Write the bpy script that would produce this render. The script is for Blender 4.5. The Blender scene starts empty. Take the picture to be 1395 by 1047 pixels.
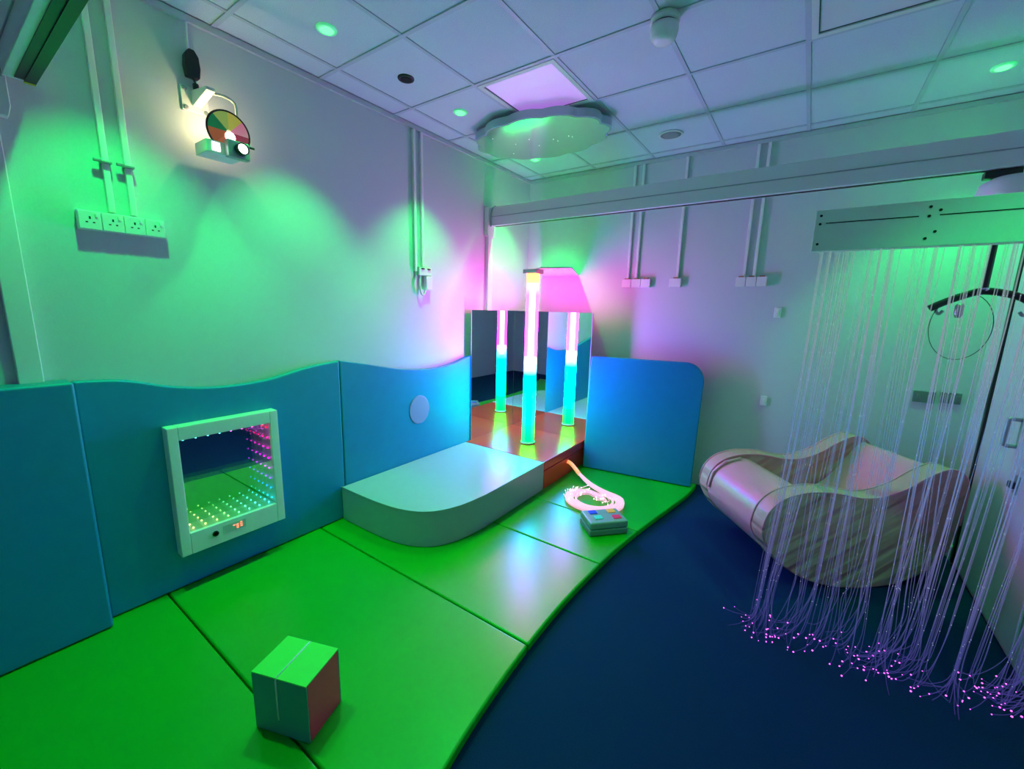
import bpy, bmesh, math, random
from mathutils import Vector, Matrix

random.seed(7)
S = bpy.context.scene
C = S.collection
PI = math.pi

# ------------------------------------------------------------------ camera
cd = bpy.data.cameras.new('camera')
cd.sensor_fit = 'HORIZONTAL'
cd.sensor_width = 36.0
cd.lens = 567.8 / 1395.0 * 36.0
cd.clip_start = 0.02
cam = bpy.data.objects.new('camera', cd)
C.objects.link(cam)
rt, dn, fw = (Vector(v) for v in ((0.8173, 0.57568, 0.02494), (0.12315, -0.13223, -0.98354), (-0.5629, 0.80692, -0.17896)))
M = Matrix((rt, -dn, -fw)).transposed().to_4x4()
M.translation = Vector((2.7908, -4.2616, 1.6685))
cam.matrix_world = M
S.camera = cam

# ------------------------------------------------------------------ world, exposure
w = bpy.data.worlds.new('world')
S.world = w
w.use_nodes = True
bg = w.node_tree.nodes['Background']
bg.inputs[0].default_value = (0.12, 0.38, 1.0, 1)
bg.inputs[1].default_value = 0.3
S.view_settings.view_transform = 'Standard'
S.view_settings.look = 'None'
S.view_settings.gamma = 1.0
S.view_settings.use_curve_mapping = False
S.view_settings.exposure = -0.12

GREEN_LIGHT = (0.0, 1.0, 0.13)
SPOT_W = 130.0
TUBE_SHELL, TUBE_CORE = 170.0, 95.0

# ------------------------------------------------------------------ materials
MATS = {}
def mat(name, col=(.8, .8, .8), rough=.5, metal=0.0, spec=.5, bump=0.0, bscale=40.0, var=0.0, emit=None, estr=0.0, coat=0.0):
    if name in MATS:
        return MATS[name]
    m = bpy.data.materials.new(name)
    m.use_nodes = True
    nt = m.node_tree
    b = nt.nodes['Principled BSDF']
    b.inputs['Base Color'].default_value = (*col, 1)
    b.inputs['Roughness'].default_value = rough
    b.inputs['Metallic'].default_value = metal
    b.inputs['Specular IOR Level'].default_value = spec
    b.inputs['Coat Weight'].default_value = coat
    if emit:
        b.inputs['Emission Color'].default_value = (*emit, 1)
        b.inputs['Emission Strength'].default_value = estr
    if bump or var:
        tc = nt.nodes.new('ShaderNodeTexCoord')
        n = nt.nodes.new('ShaderNodeTexNoise')
        n.inputs['Scale'].default_value = bscale
        n.inputs['Detail'].default_value = 4
        nt.links.new(tc.outputs['Object'], n.inputs['Vector'])
        if bump:
            bp = nt.nodes.new('ShaderNodeBump')
            bp.inputs['Strength'].default_value = bump
            bp.inputs['Distance'].default_value = .01
            nt.links.new(n.outputs['Fac'], bp.inputs['Height'])
            nt.links.new(bp.outputs['Normal'], b.inputs['Normal'])
        if var:
            r = nt.nodes.new('ShaderNodeValToRGB')
            r.color_ramp.elements[0].position = .3
            r.color_ramp.elements[1].position = .7
            r.color_ramp.elements[0].color = (*[c * (1 - var) for c in col], 1)
            r.color_ramp.elements[1].color = (*[min(1, c * (1 + var)) for c in col], 1)
            nt.links.new(n.outputs['Fac'], r.inputs['Fac'])
            nt.links.new(r.outputs['Color'], b.inputs['Base Color'])
    MATS[name] = m
    return m

def emat(name, col, strength):
    if name in MATS:
        return MATS[name]
    m = bpy.data.materials.new(name)
    m.use_nodes = True
    nt = m.node_tree
    nt.nodes.clear()
    o = nt.nodes.new('ShaderNodeOutputMaterial')
    e = nt.nodes.new('ShaderNodeEmission')
    e.inputs[0].default_value = (*col, 1)
    e.inputs[1].default_value = strength
    nt.links.new(e.outputs[0], o.inputs[0])
    MATS[name] = m
    return m

def ramp_emission(name, stops, strength, zlo, zhi, trans=0.0):
    """emission whose colour runs along the object's z, optionally see-through"""
    m = bpy.data.materials.new(name)
    m.use_nodes = True
    nt = m.node_tree
    nt.nodes.clear()
    o = nt.nodes.new('ShaderNodeOutputMaterial')
    tc = nt.nodes.new('ShaderNodeTexCoord')
    sp = nt.nodes.new('ShaderNodeSeparateXYZ')
    mr = nt.nodes.new('ShaderNodeMapRange')
    mr.inputs[1].default_value = zlo
    mr.inputs[2].default_value = zhi
    r = nt.nodes.new('ShaderNodeValToRGB')
    cr = r.color_ramp
    while len(cr.elements) < len(stops):
        cr.elements.new(.5)
    for el, (p_, c_) in zip(cr.elements, stops):
        el.position = p_
        el.color = (*c_, 1)
    e = nt.nodes.new('ShaderNodeEmission')
    e.inputs[1].default_value = strength
    L = nt.links.new
    L(tc.outputs['Object'], sp.inputs[0])
    L(sp.outputs['Z'], mr.inputs[0])
    L(mr.outputs[0], r.inputs[0])
    L(r.outputs[0], e.inputs[0])
    if trans > 0:
        t = nt.nodes.new('ShaderNodeBsdfTransparent')
        mx = nt.nodes.new('ShaderNodeMixShader')
        mx.inputs[0].default_value = trans
        L(e.outputs[0], mx.inputs[1])
        L(t.outputs[0], mx.inputs[2])
        L(mx.outputs[0], o.inputs[0])
    else:
        L(e.outputs[0], o.inputs[0])
    MATS[name] = m
    return m

WALL = mat('wall_paint', (.57, .61, .64), .5, bump=.05, bscale=120, var=.02)
TILE = mat('ceiling_tile', (.64, .70, .82), .9, bump=.5, bscale=160, var=.05)
GRID = mat('grid_metal', (.5, .55, .66), .5)
CARPET = mat('carpet', (.006, .028, .13), .95, spec=.1, bump=.8, bscale=350, var=.3)
WHITEP = mat('white_plastic', (.78, .78, .78), .35)
WHITEM = mat('white_metal', (.72, .74, .74), .3)
GREYM = mat('grey_metal', (.35, .38, .4), .35, metal=.6)
BLACK = mat('black_plastic', (.008, .008, .01), .4)
DARKHOLE = mat('dark_hole', (.003, .003, .003), .8)
BLUEPAD = mat('blue_vinyl', (.001, .23, .48), .4, bump=.06, bscale=14, var=.03)
GREENPAD = mat('green_vinyl', (.003, .34, .008), .3, bump=.05, bscale=9, var=.03)
GREYPAD = mat('grey_vinyl', (.36, .39, .46), .33, bump=.3, bscale=6)
REDPAD = mat('red_vinyl', (.7, .03, .015), .28, bump=.05, bscale=9)
PEACH = mat('peach_vinyl', (.85, .30, .42), .36, bump=.1, bscale=8)
MIRROR = mat('mirror_glass', (.82, .85, .86), .01, metal=1.0)
CHROME = mat('chrome', (.6, .62, .64), .15, metal=1.0)

# ------------------------------------------------------------------ helpers
def tag(o, label=None, cat=None, group=None, kind=None):
    if label: o['label'] = label
    if cat: o['category'] = cat
    if group: o['group'] = group
    if kind: o['kind'] = kind
    return o

def empty(name, loc=(0, 0, 0), rotz=0.0):
    o = bpy.data.objects.new(name, None)
    o.empty_display_size = .1
    C.objects.link(o)
    o.location = loc
    o.rotation_euler = (0, 0, rotz)
    return o

def obj(name, bm, m, parent=None, bevel=0.0, seg=2, smooth=False, loc=None, rot=None):
    me = bpy.data.meshes.new(name)
    bmesh.ops.recalc_face_normals(bm, faces=bm.faces)
    bm.to_mesh(me)
    bm.free()
    if m: me.materials.append(m)
    o = bpy.data.objects.new(name, me)
    C.objects.link(o)
    if parent: o.parent = parent
    if loc: o.location = loc
    if rot: o.rotation_euler = rot
    if smooth:
        for p_ in me.polygons: p_.use_smooth = True
    if bevel:
        b = o.modifiers.new('bevel', 'BEVEL')
        b.width = bevel
        b.segments = seg
        b.limit_method = 'ANGLE'
        b.angle_limit = math.radians(40)
        b.harden_normals = False
        for p_ in me.polygons: p_.use_smooth = True
        w_ = o.modifiers.new('wn', 'WEIGHTED_NORMAL')
        w_.keep_sharp = True
    return o

def box(bm, x0, x1, y0, y1, z0, z1, mtx=None):
    vs = [bm.verts.new((x, y, z)) for x in (x0, x1) for y in (y0, y1) for z in (z0, z1)]
    for f in ((0, 1, 3, 2), (4, 6, 7, 5), (0, 4, 5, 1), (2, 3, 7, 6), (0, 2, 6, 4), (1, 5, 7, 3)):
        bm.faces.new([vs[i] for i in f])
    if mtx:
        bmesh.ops.transform(bm, matrix=mtx, verts=vs)
    return bm

def B(x0, x1, y0, y1, z0, z1, mtx=None):
    return box(bmesh.new(), x0, x1, y0, y1, z0, z1, mtx)

def prism(bm, pts, f, d0, d1):
    """extrude a 2-D outline; f(u, v, d) -> point"""
    a = [bm.verts.new(f(u, v, d0)) for u, v in pts]
    b = [bm.verts.new(f(u, v, d1)) for u, v in pts]
    n = len(pts)
    bm.faces.new(a)
    bm.faces.new(b[::-1])
    for i in range(n):
        bm.faces.new((a[i], b[i], b[(i + 1) % n], a[(i + 1) % n]))
    return bm

def catmull(pts, n=6, closed=False):
    out = []
    P = [Vector(p_) for p_ in pts]
    N = len(P)
    rng = range(N if closed else N - 1)
    for i in rng:
        if closed:
            p0, p1, p2, p3 = P[(i - 1) % N], P[i], P[(i + 1) % N], P[(i + 2) % N]
        else:
            p0, p1, p2, p3 = P[max(i - 1, 0)], P[i], P[i + 1], P[min(i + 2, N - 1)]
        for k in range(n):
            t = k / n
            out.append(.5 * ((2 * p1) + (p2 - p0) * t + (2 * p0 - 5 * p1 + 4 * p2 - p3) * t * t + (3 * p1 - p0 - 3 * p2 + p3) * t ** 3))
    if not closed: out.append(P[-1])
    return out

def tube(bm, path, r, sides=8, cap=True):
    path = [Vector(p_) for p_ in path]
    rings = []
    n = len(path)
    up = None
    for i, p_ in enumerate(path):
        t = (path[min(i + 1, n - 1)] - path[max(i - 1, 0)])
        if t.length < 1e-9: t = Vector((0, 0, 1))
        t.normalize()
        if up is None:
            up = t.orthogonal().normalized()
        up = (up - t * up.dot(t))
        if up.length < 1e-6: up = t.orthogonal()
        up.normalize()
        s = t.cross(up)
        rr = r(i / (n - 1)) if callable(r) else r
        rings.append([bm.verts.new(p_ + rr * (math.cos(2 * PI * k / sides) * up + math.sin(2 * PI * k / sides) * s)) for k in range(sides)])
    for i in range(n - 1):
        for k in range(sides):
            bm.faces.new((rings[i][k], rings[i][(k + 1) % sides], rings[i + 1][(k + 1) % sides], rings[i + 1][k]))
    if cap:
        bm.faces.new(rings[0][::-1])
        bm.faces.new(rings[-1])
    return bm

def T(path, r, sides=8):
    return tube(bmesh.new(), path, r, sides)

def lathe(bm, prof, loc=(0, 0, 0), axis='Z', n=24):
    """revolve (r, h) pairs round the axis"""
    loc = Vector(loc)
    rings = []
    for r, h in prof:
        ring = []
        for k in range(n):
            a = 2 * PI * k / n
            c, s = r * math.cos(a), r * math.sin(a)
            v = {'Z': (c, s, h), 'X': (h, c, s), 'Y': (s, h, c)}[axis]
            ring.append(bm.verts.new(loc + Vector(v)))
        rings.append(ring)
    for i in range(len(rings) - 1):
        for k in range(n):
            bm.faces.new((rings[i][k], rings[i][(k + 1) % n], rings[i + 1][(k + 1) % n], rings[i + 1][k]))
    bm.faces.new(rings[0][::-1])
    bm.faces.new(rings[-1])
    return bm

def Lt(prof, loc=(0, 0, 0), axis='Z', n=24):
    return lathe(bmesh.new(), prof, loc, axis, n)

def structure(name, bm, m, parent=None, **k):
    o = obj(name, bm, m, parent, **k)
    if not parent: o['kind'] = 'structure'
    return o

# ------------------------------------------------------------------ the room
XR, YF, ZC = 3.82, -5.7, 3.10
structure('floor', B(-.1, XR + .1, YF, .1, -.1, 0), CARPET)
structure('wall_left', B(-.1, 0, YF, .1, 0, ZC + .12), WALL)
structure('wall_back', B(0, XR, 0, .1, 0, ZC + .12), WALL)
structure('wall_front', B(0, XR, YF - .1, YF, 0, ZC + .12), WALL)
structure('wall_right', B(XR, XR + .1, YF, .1, 0, ZC + .12), WALL)

ceil = structure('ceiling', B(0, XR, YF, 0, ZC + .03, ZC + .12), WALL)
gx = [0, .208] + [.808 + .6 * k for k in range(5)] + [XR]
gy = [0] + [-.139 - .6 * k for k in range(10)] + [YF]
PANELS = {(2, 3): 'reflects_pink', (5, 3): 'dark'}   # tiles that are light panels (column, row)
tile_mesh = {}
for i in range(len(gx) - 1):
    for j in range(len(gy) - 1):
        if (i, j) in PANELS: continue
        x0, x1, y1, y0 = gx[i] + .013, gx[i + 1] - .013, gy[j] - .013, gy[j + 1] + .013
        if x1 - x0 < .01 or y1 - y0 < .01: continue
        key = (round(x1 - x0, 3), round(y1 - y0, 3))
        if key not in tile_mesh:
            hx, hy = (x1 - x0) / 2, (y1 - y0) / 2
            o = obj('ceiling_tile', B(-hx, hx, -hy, hy, 0, .02), TILE, ceil)
            tile_mesh[key] = o.data
        else:
            o = bpy.data.objects.new('ceiling_tile', tile_mesh[key])
            C.objects.link(o)
            o.parent = ceil
        o.location = ((x0 + x1) / 2, (y0 + y1) / 2, ZC + .003)
for x in gx[1:-1]:
    obj('grid_bar', B(x - .012, x + .012, YF, 0, ZC - .002, ZC + .03), GRID, ceil)
for y in gy[1:-1]:
    obj('grid_bar', B(0, XR, y - .012, y + .012, ZC - .003, ZC + .03), GRID, ceil)
TRIM = mat('trim_paint', (.5, .53, .58), .5)
structure('trim_1', B(0, .02, YF, 0, ZC - .035, ZC - .004), TRIM)
structure('trim_2', B(.02, XR - .02, -.02, 0, ZC - .035, ZC - .004), TRIM)
structure('trim_3', B(XR - .02, XR, YF, 0, ZC - .035, ZC - .004), TRIM)

# right wall: door with dark gap at its hinge edge
door = empty('door_1', (XR, -.36, 0))
tag(door, kind='structure')
obj('hinge_gap', B(-.024, .0, -.0, .03, .02, 2.3), BLACK, door)
obj('door_leaf', B(-.012, -.002, -1.0, -.005, .03, 2.3), WALL, door, bevel=.004)
hd = obj('pull_handle', T(catmull([(-.012, -.50, .99), (-.055, -.50, .99), (-.06, -.50, 1.0), (-.06, -.50, 1.12), (-.055, -.50, 1.14), (-.012, -.50, 1.14)], 5), .011, 10), GREYM, door, smooth=True)
lk = obj('lock_plate', B(-.02, -.012, -.66, -.60, .76, .86), GREYM, door, bevel=.004)
obj('thumb_turn', B(-.045, -.02, -.655, -.605, .79, .825), BLACK, lk, bevel=.006)
structure('baseboard_right', B(XR - .015, XR, -.33, -.01, 0, .1), WALL)

# ------------------------------------------------------------------ ceiling spots (own light each)
def downlight(x, y, label, on=True, power=SPOT_W):
    t = empty('ceiling_downlight', (x, y, ZC))
    tag(t, label, 'downlight', 'recessed ceiling downlights')
    bm = bmesh.new()
    lathe(bm, [(.034, -.001), (.034, -.006), (.05, -.006), (.052, -.002), (.052, .004)], n=28)
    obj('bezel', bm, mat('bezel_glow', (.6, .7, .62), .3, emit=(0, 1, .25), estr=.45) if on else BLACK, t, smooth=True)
    obj('lens', Lt([(.033, -.009), (.036, -.0045)], n=24), emat('green_led', (.07, 1.0, .16), 4.5) if on else DARKHOLE, t)
    if on:
        ld = bpy.data.lights.new('green_spot_light', 'SPOT')
        ld.color = GREEN_LIGHT
        ld.energy = power
        ld.spot_size = math.radians(84)
        ld.spot_blend = .55
        ld.shadow_soft_size = .03
        lo = bpy.data.objects.new('spot_light', ld)
        C.objects.link(lo)
        lo.parent = t
        lo.location = (0, 0, -.02)
downlight(.511, -2.795, 'glowing green ceiling downlight above the wheel projector')
downlight(.472, -1.703, 'glowing green ceiling downlight beside the pink light panel')
downlight(.425, -.574, 'glowing green ceiling downlight in the far corner below the cloud mirror')
downlight(3.524, -.474, 'glowing green ceiling downlight at right above the long rail')
downlight(.491, -2.239, 'unlit black ceiling downlight between two green ones', on=False)
downlight(.50, -3.66, 'green ceiling downlight above the near wall pad at the left edge')
downlight(3.5, -2.6, 'green ceiling downlight above the near right floor')

# light panels in the ceiling grid
def light_panel(i, j, label, m):
    x0, x1, y1, y0 = gx[i] + .013, gx[i + 1] - .013, gy[j] - .013, gy[j + 1] + .013
    t = empty('ceiling_light_panel', ((x0 + x1) / 2, (y0 + y1) / 2, ZC))
    tag(t, label, 'ceiling light', 'square ceiling light panels')
    hx, hy = (x1 - x0) / 2, (y1 - y0) / 2
    bm = bmesh.new()
    for a in ((-hx, hx, -hy, -hy + .03), (-hx, hx, hy - .03, hy), (-hx, -hx + .03, -hy + .03, hy - .03), (hx - .03, hx, -hy + .03, hy - .03)):
        box(bm, *a, -.006, .02)
    obj('panel_frame', bm, WHITEM, t)
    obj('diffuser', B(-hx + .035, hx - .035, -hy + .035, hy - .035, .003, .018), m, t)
    bm = bmesh.new()
    for a in ((-hx + .03, hx - .03, -hy + .03, -hy + .035), (-hx + .03, hx - .03, hy - .035, hy - .03), (-hx + .03, -hx + .035, -hy + .035, hy - .035), (hx - .035, hx - .03, -hy + .035, hy - .035)):
        box(bm, *a, -.0, .02)
    obj('shadow_gap', bm, mat('gap_grey', (.12, .12, .14), .8), t)
light_panel(2, 3, 'square ceiling light panel with reflected pink light above the cloud mirror',
            mat('diffuser_reflected_pink', (.8, .7, .8), .3, emit=(.62, .24, 1.0), estr=.5))  # emission stands in for the tube's pink light reflected off the diffuser
light_panel(5, 3, 'unlit square ceiling light panel at the top right edge', mat('diffuser_off', (.68, .7, .76), .35))

# detector and round vent
t = empty('smoke_detector', (2.03, -1.93, ZC))
t.scale = (1.22, 1.22, 1.22)
tag(t, 'domed smoke detector hanging from the ceiling grid', 'smoke detector')
obj('base', Lt([(.055, 0), (.058, -.012), (.058, -.022), (.05, -.026)]), WHITEP, t, smooth=True)
obj('dark_ring', Lt([(.047, -.026), (.047, -.034)]), BLACK, t)
obj('dome', Lt([(.055, -.034), (.056, -.05), (.05, -.075), (.038, -.09), (.02, -.094)]), WHITEP, t, smooth=True)
t = empty('ceiling_speaker', (1.684, -.496, ZC))
tag(t, 'round flat grey ceiling speaker grille near the back wall', 'speaker')
obj('rim', Lt([(.095, .0), (.095, -.006), (.083, -.01), (.08, -.004)], n=32), WHITEM, t, smooth=True)
obj('grille', Lt([(.08, -.004), (.05, -.009), (.01, -.01)], n=32), mat('grille_grey', (.32, .33, .35), .7, bump=.6, bscale=300), t, smooth=True)

# hanging cloud mirror
t = empty('cloud_mirror', (.835, -1.15, 3.015))
tag(t, 'scalloped cloud shaped mirror tray hung under the ceiling', 'mirror')
def cloud(sc):
    pts = []
    for k in range(144):
        a = 2 * PI * k / 144
        r = 1 + .065 * abs(math.sin(6 * a + .6)) - .045 + .02 * math.sin(2 * a + 1)
        pts.append((.565 * r * sc * math.cos(a) , .40 * r * sc * math.sin(a)))
    return pts
obj('tray_rim', prism(bmesh.new(), cloud(1.0), lambda u, v, d: (u, v, d), 0, .055), mat('cloud_edge', (.35, .5, .52), .35), t)
obj('mirror_face', prism(bmesh.new(), cloud(.975), lambda u, v, d: (u, v, d), -.004, .0), mat('cloud_mirror', (.8, .82, .8), .16, metal=.95), t)
for k in range(9):
    a = random.uniform(0, 2 * PI); r = random.uniform(.15, .85)
    obj('star_point', Lt([(.0025, -.006), (.003, -.004)], (.54 * r * math.cos(a), .39 * r * math.sin(a), 0), n=8), emat('star_white', (.9, 1, .9), 3.0), t)
for sx in (-.35, .35):
    obj('hanger', T([(sx, 0, .055), (sx, 0, .084)], .006), GREYM, t)

# ------------------------------------------------------------------ wall conduits, sockets
def conduit(name, pts, label, cat='conduit', group=None, r=.012):
    t = empty(name, pts[0])
    tag(t, label, cat, group)
    rel = [Vector(p_) - Vector(pts[0]) for p_ in pts]
    obj('trunking', B(-r, r, -r, r, min(q.z for q in rel), max(q.z for q in rel)), WHITEP, t, bevel=.003)
    return t
def conduit_l(y, z0, z1, label, clip=None):
    t = conduit('cable_trunking', [(.0125, y, z0), (.0125, y, z1)], label, group='trunking on the left wall')
    if clip:
        obj('clip', B(-.012, .03, -.02, .02, clip - z0 - .006, clip - z0 + .006), GREYM, t, bevel=.003)
        obj('clip_lever', B(.012, .028, -.045, -.012, clip - z0 - .004, clip - z0 + .01), GREYM, t, bevel=.003)
conduit_l(-3.648, 2.07, ZC - .036, 'white cable trunking down to the four sockets, nearer the left edge', 2.29)
conduit_l(-3.568, 2.07, ZC - .036, 'white cable trunking down to the four sockets, nearer the projector', 2.29)
conduit_l(-1.752, 1.96, ZC - .036, 'left one of the trunking pair above the small wall box')
conduit_l(-1.672, 2.01, ZC - .036, 'right one of the trunking pair above the small wall box')

t = empty('socket_strip', (0, -3.615, 2.02))
tag(t, 'row of four white power sockets on the left wall', 'socket')
obj('back_box', B(.001, .034, -.158, .158, -.043, .043), WHITEP, t, bevel=.003)
for k in range(4):
    y = -.1185 + k * .079
    f = obj('faceplate', B(.035, .043, y - .0385, y + .0385, -.041, .041), WHITEP, t, bevel=.003)
    bm = bmesh.new()
    box(bm, .0425, .0436, y - .003, y + .003, .004, .016)
    box(bm, .0425, .0436, y - .016, y - .008, -.012, -.007)
    box(bm, .0425, .0436, y + .008, y + .016, -.012, -.007)
    obj('pin_slots', bm, DARKHOLE, f)
    obj('rocker_switch', B(.0425, .047, y + .018, y + .027, .014, .03), WHITEP, f, bevel=.001)

t = empty('wall_box', (0, -1.655, 1.91))
tag(t, 'small white wall box with looped lead under the trunking pair', 'wall box')
obj('box_upper', B(.0, .035, -.075, .07, .02, .09), WHITEP, t, bevel=.003)
obj('box_lower', B(.0, .042, .0, .07, -.1, .018), WHITEP, t, bevel=.003)
obj('button', B(.035, .042, -.05, -.02, .07, .08), BLACK, t)
obj('button', B(.035, .042, .02, .05, .07, .08), BLACK, t)
obj('looped_lead', T(catmull([(.02, -.05, .02), (.03, -.065, -.06), (.03, -.05, -.13), (.03, -.02, -.14), (.03, .0, -.09), (.03, .02, .0)], 6), .008, 8), WHITEP, t, smooth=True)

def cond_b(x, label):
    conduit('cable_trunking', [(x, -.0125, 1.99), (x, -.0125, ZC - .036)], label, group='trunking on the back wall')
cond_b(1.232, 'leftmost trunking drop on the back wall behind the long rail')
cond_b(1.318, 'second trunking drop from the left on the back wall')
cond_b(1.715, 'single trunking drop in the middle of the back wall')
cond_b(2.278, 'left one of the right-hand trunking pair on the back wall')
cond_b(2.356, 'rightmost trunking drop on the back wall')
def bbox(x0, x1, n, label):
    t = empty('outlet_box', ((x0 + x1) / 2, 0, 1.95))
    tag(t, label, 'outlet box', 'outlet boxes under the back wall trunking')
    h = (x1 - x0) / 2
    wd = 2 * h / n
    for k in range(n):
        a = -h + k * wd
        f = obj('outlet', B(a + .002, a + wd - .002, -.04, -.001, -.04, .04), WHITEP, t, bevel=.003)
        obj('gland', B(a + wd / 2 - .02, a + wd / 2 + .02, -.036, -.006, .039, .05), mat('brass_brown', (.4, .16, .08), .5), f)
bbox(1.18, 1.47, 3, 'row of three small outlet boxes at left on the back wall')
bbox(1.65, 1.76, 1, 'single small outlet box in the middle of the back wall')
bbox(2.22, 2.46, 3, 'row of three small outlet boxes at right on the back wall')
def plate(x, z, label, wd=.05, h=.085, m=WHITEP, n=1):
    t = empty('switch_plate', (x, 0, z))
    tag(t, label, 'switch', 'small plates on the back wall')
    obj('plate', B(-wd / 2, wd / 2, -.014, -.001, -h / 2, h / 2), m, t, bevel=.003)
    for k in range(n):
        c = -wd / 2 + (k + .5) * wd / n
        obj('rocker', B(c - .009, c + .009, -.019, -.013, -.018, .018), m, t, bevel=.002)
plate(2.565, 1.69, 'upper small white switch plate left of the fibre curtain')
plate(2.55, .92, 'lower small white switch plate left of the fibre curtain')
DGREY = mat('socket_grey', (.16, .2, .2), .4)
plate(3.56, 1.10, 'dark double socket behind the fibre curtain', .12, .085, DGREY, 2)
plate(3.70, 1.11, 'dark wide plate behind the fibre curtain nearest the door', .11, .08, DGREY, 3)

# ------------------------------------------------------------------ wall pads
PADT = .055
def wallpad(name, top, face, label, x0=.004, zb=.053):
    """top = [(y, z)...] wavy upper edge"""
    ys, ye = top[0][0], top[-1][0]
    t = empty(name, (x0, (ys + ye) / 2, zb))
    tag(t, label, 'wall pad', 'blue pads along the left wall')
    prof = [(v.x, v.y) for v in catmull([(a, b, 0) for a, b in top], 8)] if len(top) > 2 else list(top)
    yc = (ys + ye) / 2
    outline = [(y - yc, z - zb) for y, z in prof] + [(ye - yc, 0), (ys - yc, 0)]
    obj('padding', prism(bmesh.new(), outline, lambda u, v, d: (d, u, v), 0, face - x0), BLUEPAD, t, bevel=.014, seg=3)
    return t, outline
wallpad('wall_pad', [(-5.2, 1.30), (-3.883, 1.295)], .135, 'plain thick blue wall pad at the left edge of the picture')
p1, _ = wallpad('wall_pad', [(-3.879, 1.288), (-3.70, 1.272), (-3.50, 1.213), (-3.29, 1.183), (-3.03, 1.192), (-2.77, 1.242), (-2.528, 1.268)], PADT,
                'wavy topped blue wall pad behind the light panel with dotted lights')
p2, _ = wallpad('wall_pad', [(-2.524, 1.268), (-2.30, 1.222), (-1.95, 1.148), (-1.62, 1.118), (-1.35, 1.135), (-1.12, 1.186), (-.985, 1.203)], PADT,
                'wavy topped blue wall pad with a round lavender spot')
bm = bmesh.new()
lathe(bm, [(.115, 0), (.115, .004), (.108, .006)], (0, 0, 0), 'X', 40)
o = obj('round_patch', bm, mat('lavender_patch', (.28, .24, .5), .4), p2, loc=(PADT - .004, -1.772 - (-2.524 - .985) / 2, .765 - .053))
o.scale = (1, 1, 1.12)

# leaning pad on the back wall
a0, a1 = Vector((1.035, -.415, .053)), Vector((2.075, -.255, .053))
ang = math.atan2(a1.y - a0.y, a1.x - a0.x)
Lp = (a1 - a0).length
t = empty('leaning_pad', a0, ang)
tag(t, 'blue pad with rounded corner leaning against the back wall', 'wall pad')
Hh, R_ = 1.165, .17
outl = [(0, 0), (Lp, 0)] + [(Lp + .015 - R_ + R_ * math.cos(k * PI / 20), Hh - R_ + R_ * math.sin(k * PI / 20)) for k in range(11)] + [(.012, Hh - .005), (0, Hh - .03)]
obj('padding', prism(bmesh.new(), outl, lambda u, v, d: (u, d + .075 * v, v), 0, .05), BLUEPAD, t, bevel=.012, seg=3)

# ------------------------------------------------------------------ floor mats
edge = [(2.10, -.12), (2.085, -.40), (2.03, -.75), (1.955, -1.2), (1.90, -1.6), (1.872, -1.95), (1.855, -2.35), (1.86, -2.71), (1.878, -3.0), (1.905, -3.25), (1.95, -3.5), (2.03, -3.8), (2.15, -4.15), (2.32, -4.6), (2.4, -4.8)]
ed = [(v.x, v.y) for v in catmull([(a, b, 0) for a, b in edge], 10)]
def ex(y):
    for (xa, ya), (xb, yb) in zip(ed, ed[1:]):
        if yb <= y <= ya:
            return xa + (xb - xa) * (y - ya) / (yb - ya if yb != ya else 1)
    return ed[-1][0]
cuts = [-.12, -1.335, -1.895, -2.735, -3.64, -4.8]
mlabels = ['green floor mat in the far corner under the coiled glowing fibres', 'green floor mat with the button box on it',
           'green floor mat with pale reflection beside the grey bench', 'green floor mat in front of the grey bench end', 'nearest green floor mat with the small cube']
for k in range(5):
    ya, yb = cuts[k] - .003, cuts[k + 1] + .003
    n = 14
    right = [(ex(ya + (yb - ya) * i / n), ya + (yb - ya) * i / n) for i in range(n + 1)]
    out = [(.001, ya)] + right + [(.001, yb)]
    yc = (ya + yb) / 2
    t = empty('floor_mat', (1.0, yc, 0))
    tag(t, mlabels[k], 'floor mat', 'green floor mats')
    obj('vinyl_cover', prism(bmesh.new(), [(x - 1.0, y - yc) for x, y in out], lambda u, v, d: (u, v, d), .001, .05), GREENPAD, t, bevel=.011, seg=3)

# ------------------------------------------------------------------ bench and plinth
t = empty('bench_pad', (.5, -1.85, .051))
tag(t, 'low grey padded bench with one rounded end along the blue pad', 'bench')
r = .38
out = [(.062, -1.156), (1.0, -1.156)] + [(1.0 - r + r * math.cos(k * PI / 24), -2.575 + r - r * math.sin(k * PI / 24)) for k in range(13)] + [(.062, -2.5)]
out = [(.062, -1.156), (1.0, -1.156)] + [(v.x, v.y) for v in catmull([(1.0, -2.0, 0), (.965, -2.25, 0), (.87, -2.43, 0), (.70, -2.525, 0), (.45, -2.56, 0), (.062, -2.565, 0)], 7)]
obj('padding', prism(bmesh.new(), [(x - .5, y + 1.85) for x, y in out], lambda u, v, d: (u, v, d), 0, .262), GREYPAD, t, bevel=.008, seg=3)
bm = T([(x - .5, y + 1.85, .262) for x, y in out[1:]], .0045, 6)
obj('piping', bm, GREYPAD, t, smooth=True)

t = empty('plinth', (.535, -.74, .051))
tag(t, 'low red padded plinth in the corner carrying the bubble tube', 'plinth')
obj('lower_block', B(-.478, .464, -.412, .43, 0, .175), REDPAD, t, bevel=.008)
obj('top_pad', B(-.478, .464, -.412, .43, .178, .262), REDPAD, t, bevel=.010, seg=3)

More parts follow.
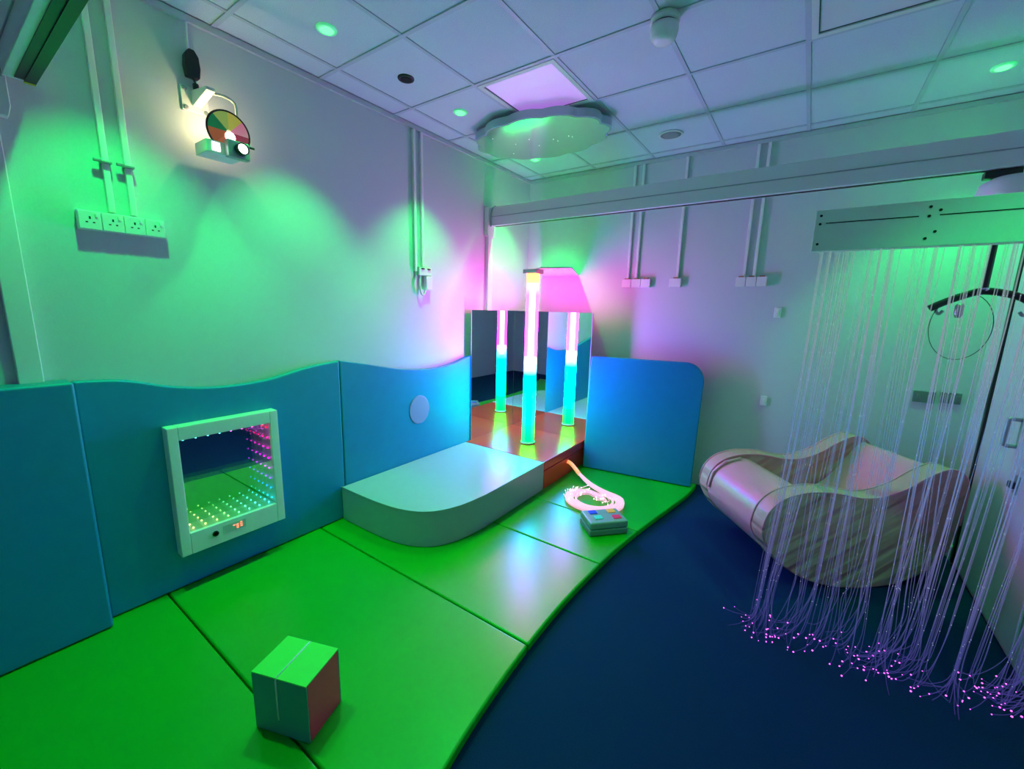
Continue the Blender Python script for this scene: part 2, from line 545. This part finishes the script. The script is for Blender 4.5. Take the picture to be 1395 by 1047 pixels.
# mirrors and casing
t = empty('mirror_panel', (.06, -.69, .315))
tag(t, 'tall mirror panel standing against the left wall in the corner', 'mirror', 'corner mirrors')
obj('mirror_sheet', B(.0, .008, -.39, .362, 0, 1.33), MIRROR, t)
t = empty('mirror_panel', (.55, -.323, .315))
tag(t, 'tall mirror panel facing the room behind the bubble tube', 'mirror', 'corner mirrors')
obj('mirror_sheet', B(-.48, .46, -.008, .0, 0, 1.33), MIRROR, t)
obj('backing', B(-.48, .46, .001, .016, 0, 1.33), WHITEP, t)
obj('edge_strip', B(.462, .468, -.01, .002, 0, 1.33), GREYM, t)

# ------------------------------------------------------------------ bubble tube
TX, TY, TZ0, TZ1 = .575, -.775, .316, 2.0
t = empty('bubble_tube', (TX, TY, TZ0))
tag(t, 'glowing bubble tube, cyan below and magenta above', 'bubble tube')
H = TZ1 - TZ0
cy, mg = (0.0, .75, .72), (1.0, .08, .75)
obj('base_collar', Lt([(.075, 0), (.075, .012), (.066, .016)], n=32), WHITEP, t, smooth=True)
shell = obj('acrylic_tube', Lt([(.062, .016), (.062, H)], n=32),
    ramp_emission('tube_shell', [(0, (0, .2, .002)), (.12, (0, .26, .006)), (.26, (0, .3, .08)), (.38, (0, .24, 1.0)), (.42, (0, .24, 1.0)), (.48, (.02, .08, .9)), (.53, (.28, .004, .55)), (.88, (.30, .003, .18)), (.95, (.30, .010, .003)), (1, (.30, .016, .002))], TUBE_SHELL, 0, H, trans=.35), t, smooth=True)
core = obj('water_core', Lt([(.029, .02), (.029, H - .07), (.024, H - .04), (.012, H - .03)], n=24),
    ramp_emission('tube_core', [(0, (0, .3, .004)), (.12, (0, .3, .01)), (.26, (0, .3, .1)), (.38, (0, .3, 1.0)), (.45, (0, .3, 1.0)), (.49, (.3, .15, .7)), (.56, (.45, .1, .5)), (.88, (.45, .08, .3)), (.93, (.45, .05, .01)), (1, (.45, .06, .002))], TUBE_CORE, 0, H), t, smooth=True)
obj('top_cap', B(-.075, .075, -.07, .07, H + .002, H + .04), GREYM, t, bevel=.004)
pl = obj('support_plate', prism(bmesh.new(), [(x - TX, y - TY) for x, y in ((.49, -.70), (.70, -.855), (.985, -.78), (.67, -.005), (.20, -.005))], lambda u, v, d: (u, v, d), H + .041, H + .053), WHITEM, t)
for hx, hy in ((.74, -.78), (.84, -.77), (.74, -.66), (.82, -.65), (.9, -.67)):
    obj('screw_hole', Lt([(.009, H + .0405), (.009, H + .0415)], (hx - TX, hy - TY, 0), 'Z', 10), DARKHOLE, pl)

# ------------------------------------------------------------------ infinity light panel on the pad
LY, LZ, LX = -3.30, .272, PADT + .003
t = empty('infinity_light_panel', (LX, LY, LZ))
tag(t, 'square white framed infinity mirror with rows of coloured lights', 'light panel')
hw, hh, dp = .28, .735, .075
iy, iz0, iz1 = .233, .125, .66
bm = bmesh.new()
box(bm, .0, dp, -hw, -iy, 0, hh)
box(bm, .0, dp, iy, hw, 0, hh)
box(bm, .0, dp, -iy, iy, 0, iz0)
box(bm, .0, dp, -iy, iy, iz1, hh)
obj('frame', bm, WHITEP, t, bevel=.004)
obj('back_mirror', B(.002, .006, -iy, iy, iz0, iz1), mat('inf_back', (.9, .9, .92), .005, metal=1.0), t)
m = bpy.data.materials.new('half_mirror')
m.use_nodes = True
nt = m.node_tree
nt.nodes.clear()
o_ = nt.nodes.new('ShaderNodeOutputMaterial'); mx = nt.nodes.new('ShaderNodeMixShader')
tr = nt.nodes.new('ShaderNodeBsdfTransparent'); gl = nt.nodes.new('ShaderNodeBsdfGlossy')
tr.inputs[0].default_value = (.92, .95, .97, 1)
gl.inputs['Roughness'].default_value = .0
gl.inputs['Color'].default_value = (.9, .95, 1, 1)
mx.inputs[0].default_value = .55
nt.links.new(tr.outputs[0], mx.inputs[1]); nt.links.new(gl.outputs[0], mx.inputs[2]); nt.links.new(mx.outputs[0], o_.inputs[0])
bm = bmesh.new()
vs = [bm.verts.new(v) for v in ((.062, -iy, iz0), (.062, iy, iz0), (.062, iy, iz1), (.062, -iy, iz1))]
bm.faces.new(vs)
obj('half_mirror_pane', bm, m, t)
import colorsys
led_cols = {}
def led(y, z, hue, sat):
    key = (round(hue, 2), round(sat, 2))
    if key not in led_cols:
        c = colorsys.hsv_to_rgb(hue % 1, sat, 1)
        mm = emat('led_%d_%d' % (int(hue * 100), int(sat * 100)), c, 8.0)
        bm = bmesh.new()
        bmesh.ops.create_icosphere(bm, subdivisions=1, radius=.0055)
        led_cols[key] = obj('led', bm, mm, t)
        led_cols[key].location = (.034, y, z)
    else:
        o = led_cols[key].copy()
        C.objects.link(o)
        o.location = (.034, y, z)
NL = 8
for k in range(NL):
    f = (k + .5) / NL
    y = -iy + 2 * iy * f
    led(y, iz0 + .010, .13 + .42 * f, .7 + .25 * f)        # bottom: warm white -> green -> cyan
    led(y, iz1 - .010, .58 + .42 * f if f > .5 else .52, .85)         # top: cyan -> red
    z = iz0 + (iz1 - iz0) * f
    led(iy - .010, z, min(1.0, .53 + .55 * f), 1.0)                   # right: blue -> purple -> red
obj('control_jack', Lt([(.016, dp), (.016, dp + .006), (.011, dp + .007), (.010, dp - .002)], (0, -.115, .072), 'X', 20), BLACK, t)
kp = obj('keypad', B(dp - .001, dp + .0015, -.075, .045, .05, .10), mat('keypad_clear', (.5, .55, .55), .3), t)
for (yy, zz) in ((-.0, .083), (-.018, .083), (.0, .072), (.02, .089), (.02, .077), (.02, .065), (.0, .062)):
    obj('red_indicator', B(dp + .0012, dp + .003, yy - .006, yy + .006, zz - .003, zz + .003), emat('led_redwarm', (1.0, .25, .12), 2.2), kp)

# ------------------------------------------------------------------ wheel projector on the wall
t = empty('wheel_projector', (0, -3.25, 2.62))
tag(t, 'effect projector with coloured glass wheel on a wall bracket', 'projector')
obj('wall_plate', B(.001, .012, -.065, .055, .02, .14), WHITEM, t, bevel=.002)
for yy, zz in ((-.05, .035), (-.05, .125), (.04, .035), (.04, .125)):
    obj('bolt', Lt([(.011, .012), (.011, .018), (.007, .021)], (0, yy, zz), 'X', 12), GREYM, t)
bm = bmesh.new()
prism(bm, [(.012, .125), (.20, .10), (.20, .085), (.012, .05)], lambda u, v, d: (u, d, v), -.02, .02)
obj('bracket_arm', bm, WHITEM, t, bevel=.002)
obj('hook', T(catmull([(.16, .02, .09), (.19, .06, .085), (.19, .10, .075), (.19, .115, .04), (.17, .115, -.13)], 5), .007, 8), mat('cream_metal', (.75, .72, .6), .4), t, smooth=True)
bd = obj('projector_body', B(.06, .205, -.045, .125, -.205, -.145), WHITEM, t, bevel=.004)
obj('lens_housing', B(.206, .25, .035, .14, -.215, -.13), GREYM, t, bevel=.006)
ln = obj('lens_barrel', Lt([(.030, .25), (.030, .28), (.025, .282), (.024, .272)], (0, .095, -.17), 'X', 24), BLACK, t, smooth=True)
obj('lens_glow', Lt([(.0235, .265), (.0235, .2745)], (0, .095, -.17), 'X', 24), emat('lens_white', (1, .95, .98), 6.0), ln)
obj('focus_knob', Lt([(.006, 0), (.006, .03)], (.23, .141, -.14), 'Y', 10), BLACK, t)
obj('light_slot', B(.2055, .2075, -.02, .015, -.195, -.155), emat('slot_glow', (1, .96, .95), 5.0), bd)
wc = (.2, .065, -.085)
WR = .098
wr = obj('wheel_rim', bmesh.new(), BLACK, t)
bm = bmesh.new()
ring = [(wc[0], wc[1] + (WR + .001) * math.cos(2 * PI * k / 40), wc[2] + (WR + .001) * math.sin(2 * PI * k / 40)) for k in range(41)]
tube(bm, ring, .005, 8)
bm.to_mesh(wr.data); bm.free()
cols = [(.7, .2, .28), (.5, .42, .06), (.3, .4, .08), (.01, .16, .05), (.4, .1, .03), (.5, .12, .06), (.4, .25, .03), (.35, .03, .07)]
for k, c in enumerate(cols):
    bm = bmesh.new()
    a0_, a1_ = 2 * PI * k / 8, 2 * PI * (k + 1) / 8
    pts = [(.012 * math.cos(a0_), .012 * math.sin(a0_))] + [(.097 * math.cos(a0_ + (a1_ - a0_) * i / 6), .097 * math.sin(a0_ + (a1_ - a0_) * i / 6)) for i in range(7)] + [(.012 * math.cos(a1_), .012 * math.sin(a1_))]
    prism(bm, pts, lambda u, v, d: (wc[0] + d, wc[1] + u, wc[2] + v), -.002, .002)
    obj('colour_segment', bm, mat('segment_%d' % k, c, .2, emit=c, estr=.5), t)
obj('wheel_hub_glow', Lt([(.024, .0), (.024, .006), (.015, .01)], (wc[0], wc[1] + .004, wc[2] - .022), 'X', 20), emat('hub_glow', (1, .88, .95), 5.0), t)
# its lamp leaks warm light on to the wall
ld = bpy.data.lights.new('projector_leak_light', 'POINT')
ld.color = (1.0, .82, .42); ld.energy = 1.6; ld.shadow_soft_size = .008
lo = bpy.data.objects.new('lamp_light', ld); C.objects.link(lo); lo.parent = t; lo.location = (.13, .03, -.03)

t = empty('power_adapter', (.0, -3.262, 2.80))
tag(t, 'black power adapter plugged in above the projector bracket', 'adapter')
obj('adapter_case', prism(bmesh.new(), [(-.028, 0), (.028, 0), (.034, .05), (.03, .1), (.012, .13), (-.012, .13), (-.03, .1), (-.034, .05)], lambda u, v, d: (d, u, v), .004, .05), BLACK, t, bevel=.006)
obj('lead_up', T([(.02, -.005, .13), (.014, -.004, .2), (.012, .0, .26)], .006), WHITEP, t)
obj('lead_down', T(catmull([(.03, .0, 0), (.035, .01, -.03), (.04, .0, -.055)], 5), .005), BLACK, t)
obj('ferrite_core', Lt([(.012, -.055), (.014, -.05), (.014, -.03), (.012, -.025)], (.035, .008, 0), 'Z', 12), BLACK, t)

# ------------------------------------------------------------------ gantry hoist: posts and rails
def gantry(y, label, extra=True):
    t = empty('gantry_rail', (0, y, 0))
    tag(t, label, 'hoist rail', 'hoist gantry rails')
    obj('post', B(.003, .045, -.045, .03, 0.052, 2.38), WHITEM, t, bevel=.004)
    obj('post_head', prism(bmesh.new(), [(-.06, 2.38), (.06, 2.38), (.07, 2.42), (.07, 2.66), (-.07, 2.66), (-.07, 2.42)], lambda u, v, d: (d, u, v), .003, .055), WHITEM, t, bevel=.004)
    obj('rail', B(.085, XR - .002, -.045, .045, 2.475, 2.655), WHITEM, t, bevel=.004)
    obj('rail_lip', B(.085, XR - .002, -.049, -.044, 2.56, 2.566), GREYM, t)
    obj('runner_slot', B(.1, XR - .01, -.014, .014, 2.471, 2.476), BLACK, t)
    obj('end_strap', T(catmull([(.075, -.045, 2.47), (.07, -.05, 2.55), (.085, -.045, 2.63), (.12, -.03, 2.662)], 6), .008, 8), GREYM, t, smooth=True)
    obj('end_plate', B(.055, .084, -.04, .04, 2.48, 2.65), WHITEM, t)
    return t
g1 = gantry(-.76, 'long white hoist rail crossing the back of the room with its wall post')
g2 = gantry(-3.99, 'near hoist rail with black slot at the top left corner')
for ch in list(g2.children):
    if ch.name.split('.')[0] in ('rail', 'rail_lip', 'runner_slot', 'end_strap', 'end_plate'):
        ch.location = (0, .10, .05)
obj('slot_cover', B(.1, XR - .01, .112, .144, 2.516, 2.5205), BLACK, g2)
obj('end_marker', B(.085, .1, .112, .144, 2.514, 2.5205), mat('marker_yellow', (.6, .5, .02), .5), g2)

t = empty('hoist_unit', (3.6, -.76, 2.30))
tag(t, 'white hoist motor hanging from the rail at the right edge', 'hoist')
obj('motor_case', Lt([(.05, -.02), (.12, .0), (.14, .05), (.13, .1), (.08, .13)], n=28), WHITEP, t, smooth=True)
obj('trolley', B(-.12, .02, -.03, .03, .131, .168), BLACK, t, bevel=.004)
obj('lift_strap', T([(-.02, 0, -.01), (-.02, 0, -.45)], .014, 6), BLACK, t)
t = empty('spreader_bar', (3.58, -.76, 1.82))
tag(t, 'black curved spreader bar hanging on a strap behind the fibre curtain', 'spreader bar')
obj('bar', T(catmull([(-.21, 0, -.09), (-.15, 0, -.05), (-.06, 0, -.005), (.0, 0, .012), (.08, 0, .0), (.15, 0, -.025), (.21, 0, -.07)], 6), .02, 10), BLACK, t, smooth=True)
obj('swivel', Lt([(.018, .01), (.024, .02), (.018, .03)]), CHROME, t)
for s in (-1, 1):
    obj('hook', T(catmull([(s * .17, 0, -.06), (s * .18, 0, -.1), (s * .165, 0, -.12), (s * .15, 0, -.1)], 5), .008, 8), GREYM, t, smooth=True)
obj('hanging_handset', Lt([(.012, -.05), (.02, -.03), (.02, .02), (.012, .03)], (-.09, -.03, -.09)), GREYM, t, smooth=True)
loop = [(-.07 + .13 * math.cos(a), -.02, -.19 + .19 * math.sin(a)) for a in [2 * PI * k / 36 for k in range(37)]]
obj('cable_loop', T(loop, .002, 6), BLACK, t, smooth=True)

# ------------------------------------------------------------------ fibre curtain
FY, FZ = -1.86, 1.955
t = empty('fibre_curtain', (3.29, FY, FZ))
tag(t, 'fibre optic curtain of glowing strands hanging from a white header', 'fibre curtain')
hdr = obj('header', B(-.53, .525, -.03, .03, 0, .175), WHITEM, t, bevel=.003)
for x0, x1 in ((-.49, -.19), (-.13, .17), (.23, .5)):
    obj('slot', B(x0, x1, -.0312, -.0295, .115, .119), DARKHOLE, hdr)
for sx in (-.51, -.16, .2):
    for dx, dz in ((0, .15), (0, .115), (0, .03), (.03, .135), (.025, .055)):
        if sx == -.51 and dx: continue
        obj('rivet', Lt([(.0055, -.0325), (.0055, -.0298)], (sx + dx, 0, dz), 'Y', 8), DARKHOLE, hdr)
bm = bmesh.new()
tips = bmesh.new()
spark = bmesh.new()
ns = 40
for k in range(ns):
    cx = -.50 + 1.0 * (k + random.uniform(.1, .9)) / ns
    cyo = random.uniform(-.02, .02)
    sway = random.gauss(0, .04) - (.07 if cx < -.3 else 0)
    swy = random.gauss(0, .05)
    if 12 < k < 17: sway -= .05
    if k in (33, 34, 35): sway += .10
    ea0 = -PI * .8 + random.gauss(0, .8)
    kn0 = random.uniform(.04, .26)
    tight = random.choice((.25, .5, 1.0))
    for q in range(random.choice((1, 2, 3, 5, 7, 9))):
        x0 = cx + random.gauss(0, .004)
        y0 = cyo + random.gauss(0, .003)
        x1 = x0 + sway + random.gauss(0, .02) * tight
        y1 = y0 + swy + random.gauss(0, .02) * tight + .14 * (cx + .5)
        zend = -FZ + random.choice((.006, .006, .006, .03, .07))
        kn = kn0 * random.uniform(.7, 1.3)
        ea = ea0 + random.gauss(0, .7)
        er = random.uniform(.02, .16)
        pts = [(x0, y0, 0), (x0 + .1 * (x1 - x0), y0, -.45), (x0 + .35 * (x1 - x0), y0 + .3 * (y1 - y0), -1.0), (x0 + .75 * (x1 - x0), y0 + .7 * (y1 - y0), -1.5), (x1, y1, zend + kn),
               (x1 + .5 * er * math.cos(ea), y1 + .5 * er * math.sin(ea), zend + kn * .18), (x1 + er * math.cos(ea), y1 + er * math.sin(ea), zend)]
        path = catmull(pts, 4)
        tube(bm, path, .0015, 4, cap=False)
        e = path[-1]
        if random.random() < .6:
            bmesh.ops.create_icosphere(tips, subdivisions=1, radius=random.uniform(.002, .0042), matrix=Matrix.Translation(e))
        for _ in range(3):
            pp = random.choice(path[2:16])
            bmesh.ops.create_icosphere(spark, subdivisions=1, radius=.0017, matrix=Matrix.Translation(pp))
strand_m = ramp_emission('fibre_strand', [(0, (.12, .09, .55)), (.12, (.12, .14, .55)), (.35, (.32, .32, .8)), (.6, (.24, .5, 1.0)), (.8, (.55, .6, .8)), (1, (.4, .75, .65))], .5, -FZ, 0, trans=.66)
sk = obj('strand_sparkles', spark, emat('sparkle', (.6, .75, 1.0), .75), t)
sk['kind'] = 'stuff'
so = obj('strands', bm, strand_m, t)
so['kind'] = 'stuff'
to = obj('strand_tips', tips, emat('tip_magenta', (.85, .12, 1.0), 3.5), t)
to['kind'] = 'stuff'

# ------------------------------------------------------------------ rocker
ang = math.radians(38)
t = empty('rocking_seat', (3.25, -1.08, 0), ang)
tag(t, 'padded pink rocking lounger with curved sides behind the fibre curtain', 'rocking chair')
W = .78
prof = [(-.67, .40), (-.645, .51), (-.57, .59), (-.46, .63), (-.35, .64), (-.23, .63), (-.08, .602), (.05, .61), (.19, .66), (.31, .735), (.43, .785), (.52, .765), (.575, .70), (.59, .55), (.575, .38), (.52, .2), (.4, .095), (.25, .03), (.08, .003), (-.1, .003), (-.29, .04), (-.45, .115), (-.58, .215), (-.65, .32)]
side = [(v.x, v.y) for v in catmull([(a, b, 0) for a, b in prof], 4, True)]
PEACH_W = bpy.data.materials.new('peach_wrinkled')
PEACH_W.use_nodes = True
nt = PEACH_W.node_tree
b_ = nt.nodes['Principled BSDF']
b_.inputs['Base Color'].default_value = (.66, .30, .30, 1)
b_.inputs['Roughness'].default_value = .42
tc = nt.nodes.new('ShaderNodeTexCoord'); mp = nt.nodes.new('ShaderNodeMapping'); wv = nt.nodes.new('ShaderNodeTexNoise'); bp = nt.nodes.new('ShaderNodeBump')
mp.vector_type = 'TEXTURE'
mp.inputs['Rotation'].default_value = (0, math.radians(-33), 0)
mp.inputs['Scale'].default_value = (.8, 1, .11)
wv.inputs['Scale'].default_value = 1.3; wv.inputs['Detail'].default_value = 1.5
bp.inputs['Strength'].default_value = 1.0; bp.inputs['Distance'].default_value = .055
nt.links.new(tc.outputs['Object'], mp.inputs[0]); nt.links.new(mp.outputs[0], wv.inputs['Vector']); nt.links.new(wv.outputs['Fac'], bp.inputs['Height']); nt.links.new(bp.outputs[0], b_.inputs['Normal'])
f = lambda u, v, d: (u, d, v)
for d0, d1 in ((0, .12), (W - .12, W)):
    s_ = obj('side_panel', prism(bmesh.new(), side, f, d0, d1), PEACH_W, t, bevel=.012, seg=3)
    for d in (d0 + .004, d1 - .004):
        bm = T([(u, d, v) for u, v in side[:56]], .006, 6)
        obj('piping', bm, PEACH, s_, smooth=True)
body = [(-.67, .40), (-.645, .51), (-.57, .58), (-.46, .612), (-.37, .60), (-.25, .53), (-.1, .43), (.05, .39), (.2, .42), (.33, .55), (.43, .69), (.50, .745), (.56, .69), (.58, .55), (.568, .38), (.513, .2), (.395, .10), (.245, .036), (.08, .009), (-.1, .009), (-.29, .046), (-.447, .121), (-.577, .22), (-.65, .32)]
bsm = [(v.x, v.y) for v in catmull([(a, b, 0) for a, b in body], 4, True)]
obj('seat_body', prism(bmesh.new(), bsm, f, .122, W - .122), PEACH, t, smooth=False, bevel=.004)
obj('front_strap', T([(-.675 + .004 * 0, W - .16, .40), (-.652, W - .16, .515), (-.575, W - .16, .592), (-.46, W - .16, .622)], .012, 6), PEACH, t, smooth=True)

# ------------------------------------------------------------------ fibre bundle on the mat
t = empty('fibre_bundle', (1.0, -.70, .19))
tag(t, 'glowing pink bundle of optic fibres coiled on the green mat', 'fibre bundle')
P0 = Vector((1.0, -.70, .19))
ctrl = [(1.003, -.70, .19), (1.06, -.715, .175), (1.17, -.76, .115), (1.33, -.85, .08), (1.52, -.93, .075), (1.67, -1.01, .07), (1.69, -1.12, .07), (1.58, -1.25, .07), (1.42, -1.33, .07), (1.29, -1.32, .07), (1.22, -1.22, .07), (1.22, -1.08, .07), (1.30, -.97, .07)]
sheath = catmull([Vector(c) - P0 for c in ctrl[:3]], 6)
obj('sheath', T([(.004, -.002, 0)] + sheath[1:], .019, 12), mat('sheath_orange', (.9, .45, .25), .4, emit=(1.0, .35, .12), estr=.9), t, smooth=True)
bm = bmesh.new(); tips = bmesh.new()
cen = Vector((1.455, -1.105, .07))
for k in range(64):
    a = random.uniform(0, 2 * PI); rr = math.sqrt(random.random())
    ox, oz = rr * math.cos(a), rr * math.sin(a)
    n_ = Vector((.45, .9, 0)).normalized()
    path = []
    for c, sp in (((1.15, -.752, .125), .013), ((1.30, -.83, .085), .022), ((1.45, -.90, .078), .03)):
        v = Vector(c) + n_ * ox * sp
        v.z = c[2] + oz * min(sp, .017)
        path.append(v)
    R0 = .205 + .05 * ox
    a_end = math.radians(random.choice((-190, -205, -215, -225, -235, -240, -330, -370)) + random.uniform(-8, 8))
    aa = math.radians(50)
    while aa > a_end:
        rad = R0 - .012 * (math.radians(50) - aa)
        if aa < math.radians(-250): rad -= .03
        path.append(Vector((cen.x + 1.12 * rad * math.cos(aa), cen.y + rad * math.sin(aa), max(.055, .073 + oz * .017))))
        aa -= math.radians(24)
    path[-1] = path[-1] + Vector((random.uniform(-.05, .02), random.uniform(-.02, .03), random.uniform(0, .02)))
    cm = [v - P0 for v in catmull(path, 3)]
    tube(bm, cm, .0028, 4, cap=False)
    bmesh.ops.create_icosphere(tips, subdivisions=1, radius=.005, matrix=Matrix.Translation(cm[-1]))
fo = obj('fibres', bm, mat('fibre_pink', (.8, .5, .6), .3, emit=(1.0, .48, .66), estr=.62), t)
fo['kind'] = 'stuff'
to = obj('fibre_tips', tips, emat('fibre_tip', (1.0, .8, .75), 3.0), t)
to['kind'] = 'stuff'

# ------------------------------------------------------------------ button box
ca = math.radians(47)
t = empty('button_box', (1.712, -1.462, .051), ca)
tag(t, 'grey box with four coloured square buttons on the green mat', 'control box')
obj('lower_shell', B(-.15, .15, -.105, .105, 0, .05), mat('box_grey', (.16, .2, .21), .4), t, bevel=.012, seg=3)
obj('upper_shell', B(-.148, .148, -.103, .103, .053, .105), mat('box_grey2', (.27, .29, .33), .35), t, bevel=.012, seg=3)
for (wx, wy), c, nm in (((1.624, -1.474), (.02, .05, .7), 'blue'), ((1.726, -1.365), (.8, .35, .05), 'orange'), ((1.692, -1.522), (.05, .5, .5), 'teal'), ((1.797, -1.426), (.75, .02, .1), 'red')):
    dx, dy = wx - 1.712, wy + 1.462
    u, v = dx * math.cos(ca) + dy * math.sin(ca), -dx * math.sin(ca) + dy * math.cos(ca)
    o = obj('button', B(u - .032, u + .032, v - .026, v + .026, .104, .112), mat('button_' + nm, c, .3, emit=c, estr=.25), t, bevel=.004)
    o['label'] = nm + ' square button'

# ------------------------------------------------------------------ soft cube
t = empty('soft_cube', (1.318, -3.575, .051), math.radians(20.7))
tag(t, 'small soft cube with green top and red side on the nearest mat', 'cube')
hx, hy, hz = .122, .092, .25
CT = mat('cube_green', (.1, .75, .1), .35)
CD = mat('cube_teal', (.05, .3, .24), .35)
CR = mat('cube_red', (.9, .03, .1), .4)
obj('core', B(-hx + .006, hx - .006, -hy + .006, hy - .006, .004, hz - .006), CD, t)
obj('top_face', B(-hx, hx, -hy, hy, hz - .006, hz), CT, t, bevel=.002)
obj('front_face', B(-hx, hx, -hy, -hy + .006, .001, hz - .0065), CD, t, bevel=.002)
obj('back_face', B(-hx, hx, hy - .006, hy, .001, hz - .0065), CD, t, bevel=.002)
obj('red_face', B(hx - .006, hx, -hy + .0062, hy - .0062, .001, hz - .0065), CR, t, bevel=.002)
obj('side_face', B(-hx, -hx + .006, -hy + .0062, hy - .0062, .001, hz - .0065), CT, t, bevel=.002)
obj('seam_piping', T([(-.01, -hy - .002, .07), (-.01, -hy - .002, hz - .01), (-.01, -hy + .004, hz + .001), (-.01, hy - .004, hz + .001)], .003, 6), mat('piping_white', (.6, .75, .72), .4), t, smooth=True)
